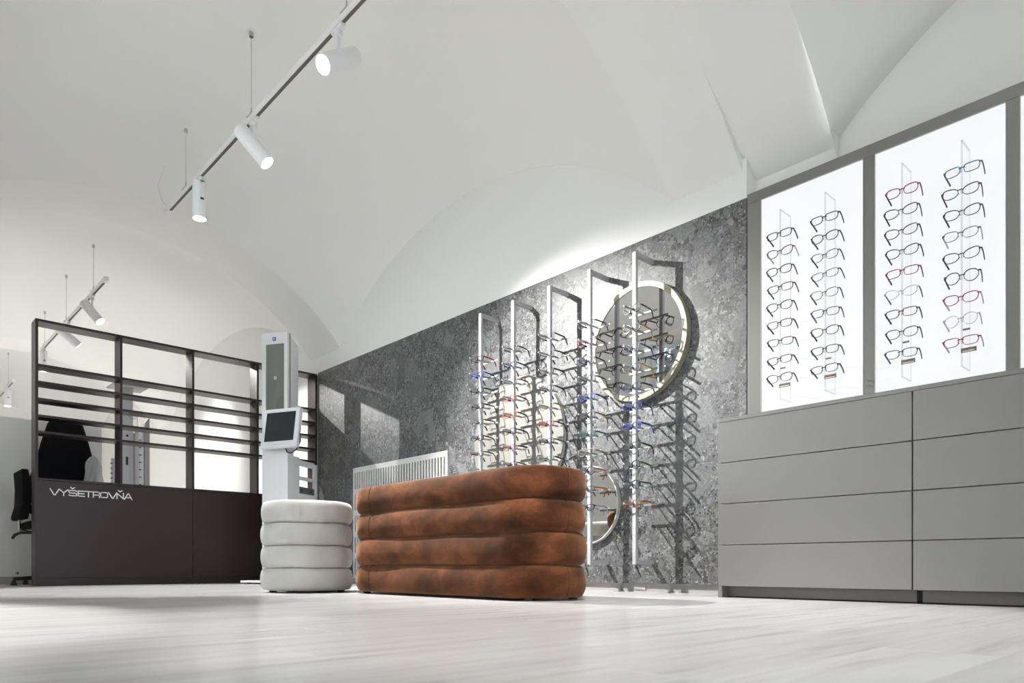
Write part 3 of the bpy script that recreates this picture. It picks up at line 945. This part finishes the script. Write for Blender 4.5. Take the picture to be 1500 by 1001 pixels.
# ---- backlit columns
GB = [
    [('rect', 'black', 'black'), ('cat', 'brown', 'clear'), ('soft', 'black', 'violet'), ('rect', 'burgundy', 'burgundy'), ('soft', 'black', 'black'), ('rect', 'burgundy', 'black'), ('rect', 'black', 'black'), ('rect', 'black', 'black'), ('soft', 'brown', 'black')],
    [('rect', 'black', 'burgundy'), ('soft', 'black', 'grey'), ('soft', 'grey', 'black'), ('rect', 'grey', 'grey'), ('soft', 'grey', 'black'), ('rect', 'purple', 'lilac'), ('soft', 'burgundy', 'black'), ('rect', 'black', 'grey'), ('rect', 'black', 'burgundy')],
    [('soft', 'crimson', 'black'), ('cat', 'black', 'black'), ('cat', 'burgundy', 'black'), ('cat', 'black', 'black'), ('rect', 'red', 'navy'), ('cat', 'silver', 'grey'), ('rect', 'burgundy', 'navy'), ('soft', 'burgundy', 'navy'), ('rect', 'black', 'lilac')],
    [('rect', 'azure', 'grey'), ('cat', 'purple', 'violet'), ('cat', 'purple', 'black'), ('soft', 'grey', 'clear'), ('cat', 'black', 'black'), ('round', 'black', 'black'), ('soft', 'crimson', 'clear'), ('round', 'silver', 'clear'), ('rect', 'crimson', 'clear')],
]
cy = [1.673, 1.4535, 1.122, 0.896]
CN = ['first', 'second', 'third', 'fourth']
for i, y in enumerate(cy):
    t = thing('acrylic_holder', 'clear acrylic glasses holder, %s from the stone wall' % CN[i], 'holder', (PX, y, 0), 0, 'clear acrylic holders on the backlit panels')
    m = MB(); x0, x1, z0, z1 = -0.104, 0.005, 0.972, 1.895
    m.box(x0, x1, -0.003, 0.003, z0, z1)
    m.build('plate', M_ACRYL, t)
    m = MB()
    m.box(x0 - 0.0012, x0 + 0.0012, -0.0032, 0.0032, z0, z1).box(x0, x1, -0.0032, 0.0032, z1 - 0.001, z1 + 0.001).box(x0, x1, -0.0032, 0.0032, z0 - 0.001, z0 + 0.001).box(x1 - 0.001, x1, -0.0032, 0.0032, z0, z1)
    m.build('plate_edge', glassy('acrylic_edge', (0.88, 0.885, 0.90), 0.25) if i == 0 else bpy.data.materials['acrylic_edge'], t)
    for k in range(9):
        h = 1.775 - 0.0875 * k
        MB().prism([(x0 - 0.010, -0.003, h - 0.002), (x0, -0.003, h - 0.012), (x0, -0.003, h + 0.0), (x0 - 0.010, -0.003, h + 0.006)], (0, 0.006, 0)).build('hook', bpy.data.materials['acrylic_edge'], t)
    tg = MB().box(x0 - 0.012, x0 - 0.009, -0.055, 0.000, 1.022, 1.040).build('brand_tag', M_TAG, t)
    MB().box(x0 - 0.013, x0 - 0.0118, -0.05, -0.006, 1.024, 1.0285).build('tag_strip', M_TAG2, tg)
    MB().box(x0 - 0.012, x0 - 0.009, -0.032, -0.006, 1.112, 1.119).build('small_tag', M_KIOSK_G, t)
    for k, (shp, cf, ct) in enumerate(GB[i]):
        rr = random.Random(i * 31 + k + 900)
        pos = ORD[k] if k < 8 else 'lowest'
        lab = ('%s %s glasses with %s temples, %s in the %s backlit column' % (cf, SHAPE_W[shp], ct, pos, CN[i])) if ct != cf else '%s %s glasses, %s in the %s backlit column' % (cf, SHAPE_W[shp], pos, CN[i])
        eyeglasses(lab, 'glasses on the backlit panels', (PX - 0.112, y + rr.uniform(-0.003, 0.003), 1.775 - 0.0875 * k), shp, 0.0023 if cf not in ('silver', 'grey') else 0.0015,
                   cf, ct, 'slant', yaw=rr.uniform(-0.05, 0.05), roll=rr.uniform(-0.03, 0.03))

# ------------------------------------------------------------------ round mirrors
def mirror(label, y, z, R_, ring, depth, fm):
    t = thing('round_mirror', label, 'mirror', (WX, y, z), 0, 'round mirrors on the stone wall')
    n = 72
    m = MB()
    prof = [(R_ - ring, -depth + 0.008), (R_ - ring, -depth), (R_, -depth), (R_, -0.002)]
    for k in range(n):
        a = 2 * math.pi * k / n
        for r, x in prof:
            m.v.append((x, r * math.cos(a), r * math.sin(a)))
    for k in range(n):
        k2 = (k + 1) % n
        for j in range(3):
            m.f.append((k * 4 + j, k2 * 4 + j, k2 * 4 + j + 1, k * 4 + j + 1))
    m.build('frame', fm, t, smooth=True, angle=30)
    g = MB()
    g.v = [(-depth + 0.006, (R_ - ring) * math.cos(2 * math.pi * k / n), (R_ - ring) * math.sin(2 * math.pi * k / n)) for k in range(n)]
    g.f = [tuple(range(n - 1, -1, -1))]
    g.build('mirror_glass', M_MIRROR, t)
    return t
mirror('large round mirror with broad cream frame behind the rightmost poles', 2.637, 1.497, 0.352, 0.030, 0.045, M_BEIGE)
bd = thing('round_board', 'large round cream board low behind the left display poles', 'board', (WX, 3.705, 1.04))
m = MB(); m.tube([(-0.028, 0, 0), (-0.026, 0, 0), (-0.001, 0, 0)], [0.457, 0.46, 0.46], 84)
m.build('board', M_BOARD, bd, smooth=True, angle=30)
m = MB(); m.tube([(-0.024, 0, 0), (-0.004, 0, 0)], [0.4625, 0.4625], 84, cap=False)
m.build('edge_band', M_MFRAME, bd, smooth=True)
mirror('small round mirror with grey edge beside the rust ottoman', 3.037, 0.548, 0.25, 0.006, 0.03, M_MFRAME)

# ------------------------------------------------------------------ radiator cover
RY0, RY1, RZ0, RZ1 = 4.513, 5.95, 0.045, 1.075
rd = thing('radiator_cover', 'pale grey slotted radiator cover set in the stone wall', 'radiator cover', (WX, RY0, RZ0))
Wd, Hd = RY1 - RY0, RZ1 - RZ0
m = MB(); n = 35; px_ = Wd / (n + 1.0); sw = px_ * 0.5
rows = 5; ph = 0.2; rh = 0.152; zt = Hd - 0.045
xs = -0.014; xe = -0.004
zr = [(zt - ph * k - rh, zt - ph * k) for k in range(rows)]
edges = [0.0]
for k in range(n):
    c = px_ * (k + 1.0)
    edges += [c - sw / 2, c + sw / 2]
edges.append(Wd)
for j in range(0, len(edges) - 1, 2):
    m.box(xs, xe, edges[j], edges[j + 1], 0, Hd)
zz_ = [0.0]
for a, b in sorted(zr):
    zz_ += [a, b]
zz_.append(Hd)
for j in range(0, len(zz_) - 1, 2):
    for q in range(1, len(edges) - 1, 2):
        m.box(xs, xe, edges[q], edges[q + 1], zz_[j], zz_[j + 1])
m.build('slotted_panel', M_RAD, rd)
MB().box(-0.004, -0.0008, 0.005, Wd - 0.005, 0.005, Hd - 0.005).build('shade_backing', M_BLACK, rd)  # flat black sheet stands in for the shade behind the slots

# ------------------------------------------------------------------ room behind the divider
oc = thing('office_chair', 'black office chair seen side-on at the divider edge', 'chair', (1.17, 7.08, 0))
oc.scale = (0.93, 0.93, 0.93)
m = MB()
prof = [(-0.135, 1.01), (-0.125, 0.86), (-0.13, 0.70), (-0.155, 0.60), (-0.145, 0.575), (-0.085, 0.575), (-0.075, 0.64), (-0.06, 0.74), (-0.065, 0.90), (-0.085, 1.01)]
m.prism([(x, -0.21, z) for x, z in prof], (0, 0.42, 0))
m.build('backrest', M_FABRIC_BK, oc, bevel=0.01)
MB().box(-0.08, 0.30, -0.23, 0.23, 0.50, 0.565).build('seat', M_FABRIC_BK, oc, bevel=0.02)
MB().tube([(-0.12, 0, 0.60), (-0.12, 0, 0.49), (-0.05, 0, 0.475), (0.2, 0, 0.475)], 0.012, 8).build('back_bar', M_CHROME, oc)
MB().tube([(0.02, -0.12, 0.465), (-0.13, -0.12, 0.462), (-0.17, -0.12, 0.44), (-0.19, -0.12, 0.405)], [0.012, 0.012, 0.014, 0.010], 8).build('lever', M_PLASTIC_BK, oc)
MB().tube([(0.08, 0, 0.10), (0.08, 0, 0.48)], 0.03, 14).build('gas_stem', M_PLASTIC_BK, oc)
for k in range(5):
    a = 2 * math.pi * k / 5 + math.radians(190)
    MB().bar([(0.08, 0, 0.075), (0.08 + 0.25 * math.cos(a), 0.25 * math.sin(a), 0.055)], 0.022, 0.016).build('base_leg', M_PLASTIC_BK, oc, bevel=0.004)
    MB().tube([(0.08 + 0.25 * math.cos(a), 0.25 * math.sin(a), 0.0), (0.08 + 0.25 * math.cos(a), 0.25 * math.sin(a), 0.02), (0.08 + 0.25 * math.cos(a), 0.25 * math.sin(a), 0.045)], [0.03, 0.022, 0.012], 12).build('glide', M_PLASTIC_BK, oc)
ec = thing('exam_chair', 'tall black examination chair back tapering upwards behind the divider', 'chair', (1.455, 7.42, 0), 0)
pts = []
outl = [(0.105, 1.462), (0.135, 1.42), (0.17, 1.30), (0.235, 1.05), (0.275, 0.90), (0.30, 0.82), (0.275, 0.74), (0.20, 0.72)]
poly = [(-x, -0.04, z) for x, z in outl] + [(x, -0.04, z) for x, z in reversed(outl)]
MB().prism(poly, (0, 0.09, 0)).build('backrest', M_FABRIC_BK, ec, bevel=0.02)
MB().box(-0.25, 0.25, -0.02, 0.20, 0.62, 0.70).build('seat', M_FABRIC_BK, ec, bevel=0.02)
MB().tube([(0, 0.1, 0.03), (0, 0.1, 0.62)], 0.05, 16).build('pedestal', M_STEEL, ec)
MB().tube([(0, 0.08, 0.0), (0, 0.08, 0.03)], 0.13, 24).build('base', M_STEEL, ec)

ci = thing('covered_instrument', 'small instrument under a clear plastic cover behind the divider', 'instrument', (1.635, 7.25, 0))
def bag(u, v):
    a = 2 * math.pi * u
    r = (0.062 + 0.018 * math.cos(v * 2.4) + 0.006 * math.sin(5 * a + v * 5) + 0.004 * math.sin(9 * a - v * 11)) * (1 if v < 0.8 else max(0.0, (1 - v) / 0.2) ** 0.5)
    return (r * math.cos(a), r * math.sin(a), 0.78 + 0.37 * v)
MB().grid(bag, 40, 16).build('plastic_cover', M_FOIL, ci, smooth=True)
MB().tube([(0, 0, 0.8), (0, 0, 1.02)], 0.035, 12).build('instrument_body', M_KIOSK, ci)
MB().tube([(0, 0, 0.02), (0, 0, 0.8)], 0.022, 10).build('stand', M_STEEL, ci)
MB().tube([(0, 0, 0.0), (0, 0, 0.02)], 0.07, 20).build('stand_foot', M_STEEL, ci)
tw = thing('instrument_column', 'slim pale steel column with square grey top plate behind the divider', 'column', (2.27, 8.6, 0))
MB().box(-0.055, 0.02, -0.03, 0.03, 0.0, 2.10).build('column', M_STEEL, tw)
MB().box(0.025, 0.05, -0.02, 0.03, 0.0, 2.10).build('column_rail', M_STEEL, tw)
MB().box(-0.17, 0.17, -0.15, 0.15, 2.10, 2.115).build('top_plate', M_GREYPOST, tw)
MB().tube([(-0.01, -0.031, 1.58), (-0.01, -0.0295, 1.58)], 0.014, 12).build('hole', M_BLACK, tw)
MB().box(-0.024, 0.0, -0.0312, -0.0295, 1.26, 1.35).build('slot', M_BLACK, tw)
MB().tube([(0.0, -0.035, 1.80), (0.02, -0.06, 1.765), (0.06, -0.06, 1.765), (0.085, -0.05, 1.80), (0.09, -0.05, 1.74), (0.092, -0.05, 1.60)], 0.004, 6).build('hanging_wire', M_WIRE, tw)
def strip(label, xa, xb, ztop, mt, teeth, Y=8.95):
    t = thing('lock_strip', label, 'display strip', ((xa + xb) / 2, Y, 0), 0, 'glasses lock strips behind the divider')
    w = (xb - xa) / 2
    MB().box(-w, w, -0.015, 0.015, 0, ztop).build('strip', mt, t)
    if teeth:
        m = MB()
        for k in range(int((ztop - 0.9) / teeth)):
            z = 0.92 + k * teeth
            m.box(-w - 0.012, -w * 0.3, -0.024, -0.012, z, z + 0.010)
        o = m.build('teeth', M_PLASTIC_BK, t); o['kind'] = 'stuff'
    return t
strip('pale toothed lock strip left of the steel column', 2.197, 2.225, 1.37, M_STEEL, 0.055)
strip('narrow dark toothed lock strip right of the steel column', 2.407, 2.436, 1.68, M_GREYPOST, 0.02)
strip('flat grey lock strip between two toothed ones', 2.439, 2.479, 1.70, M_STEEL, 0)
strip('white pegged lock strip beside the grey post', 2.490, 2.530, 1.70, M_KIOSK, 0.085)
gp = thing('grey_post', 'square grey metal post with angled cap in front of the white wall', 'post', (2.562, 8.95, 0))
MB().prism([(-0.027, -0.03, 0), (0.027, -0.03, 0), (0.027, -0.03, 1.88), (-0.027, -0.03, 1.80)], (0, 0.06, 0)).build('post', M_GREYPOST, gp)
MB().box(-0.05, 0.05, -0.05, 0.05, 0, 0.012).build('foot_plate', M_GREYPOST, gp)

# ------------------------------------------------------------------ outside the left window
gr = struct(MB().box(-30, LX - 0.3, -20, 40, -0.2, -0.1).box(-30, 30, -30, -2.6, -0.2, -0.1).build('ground_outside', M_GROUND), 'paved ground outside the windows', 'ground')
def tree(label, x, y, h, r, seed):
    rr = random.Random(seed)
    t = thing('garden_tree', label, 'tree', (x, y, -0.1), 0, 'trees outside the window')
    MB().tube([(0, 0, 0), (0.05, 0, h * 0.4), (0, 0.1, h * 0.8)], [0.16, 0.12, 0.05], 10).build('trunk', M_BARK, t)
    m = MB()
    for k in range(1500):
        while True:
            p = Vector((rr.uniform(-1, 1), rr.uniform(-1, 1), rr.uniform(-1, 1)))
            if 0.2 < p.length < 1: break
        c = Vector((p.x * r, p.y * r, h * 0.72 + p.z * r * 1.1))
        a = Vector((rr.gauss(0, 1), rr.gauss(0, 1), rr.gauss(0, 1))).normalized(); b = a.orthogonal().normalized()
        s = rr.uniform(0.08, 0.16); n = len(m.v)
        m.v += [tuple(c - a * s), tuple(c + b * s * 0.5), tuple(c + a * s), tuple(c - b * s * 0.5)]
        m.f.append((n, n + 1, n + 2, n + 3))
    o = m.build('foliage', M_LEAF, t); o['kind'] = 'stuff'
tree('leafy tree outside, mirrored at the right of the large mirror', -4.0, 7.4, 5.2, 1.7, 1)
tree('leafy tree outside, mirrored at the left of the large mirror', -6.4, 12.4, 6.2, 2.0, 2)
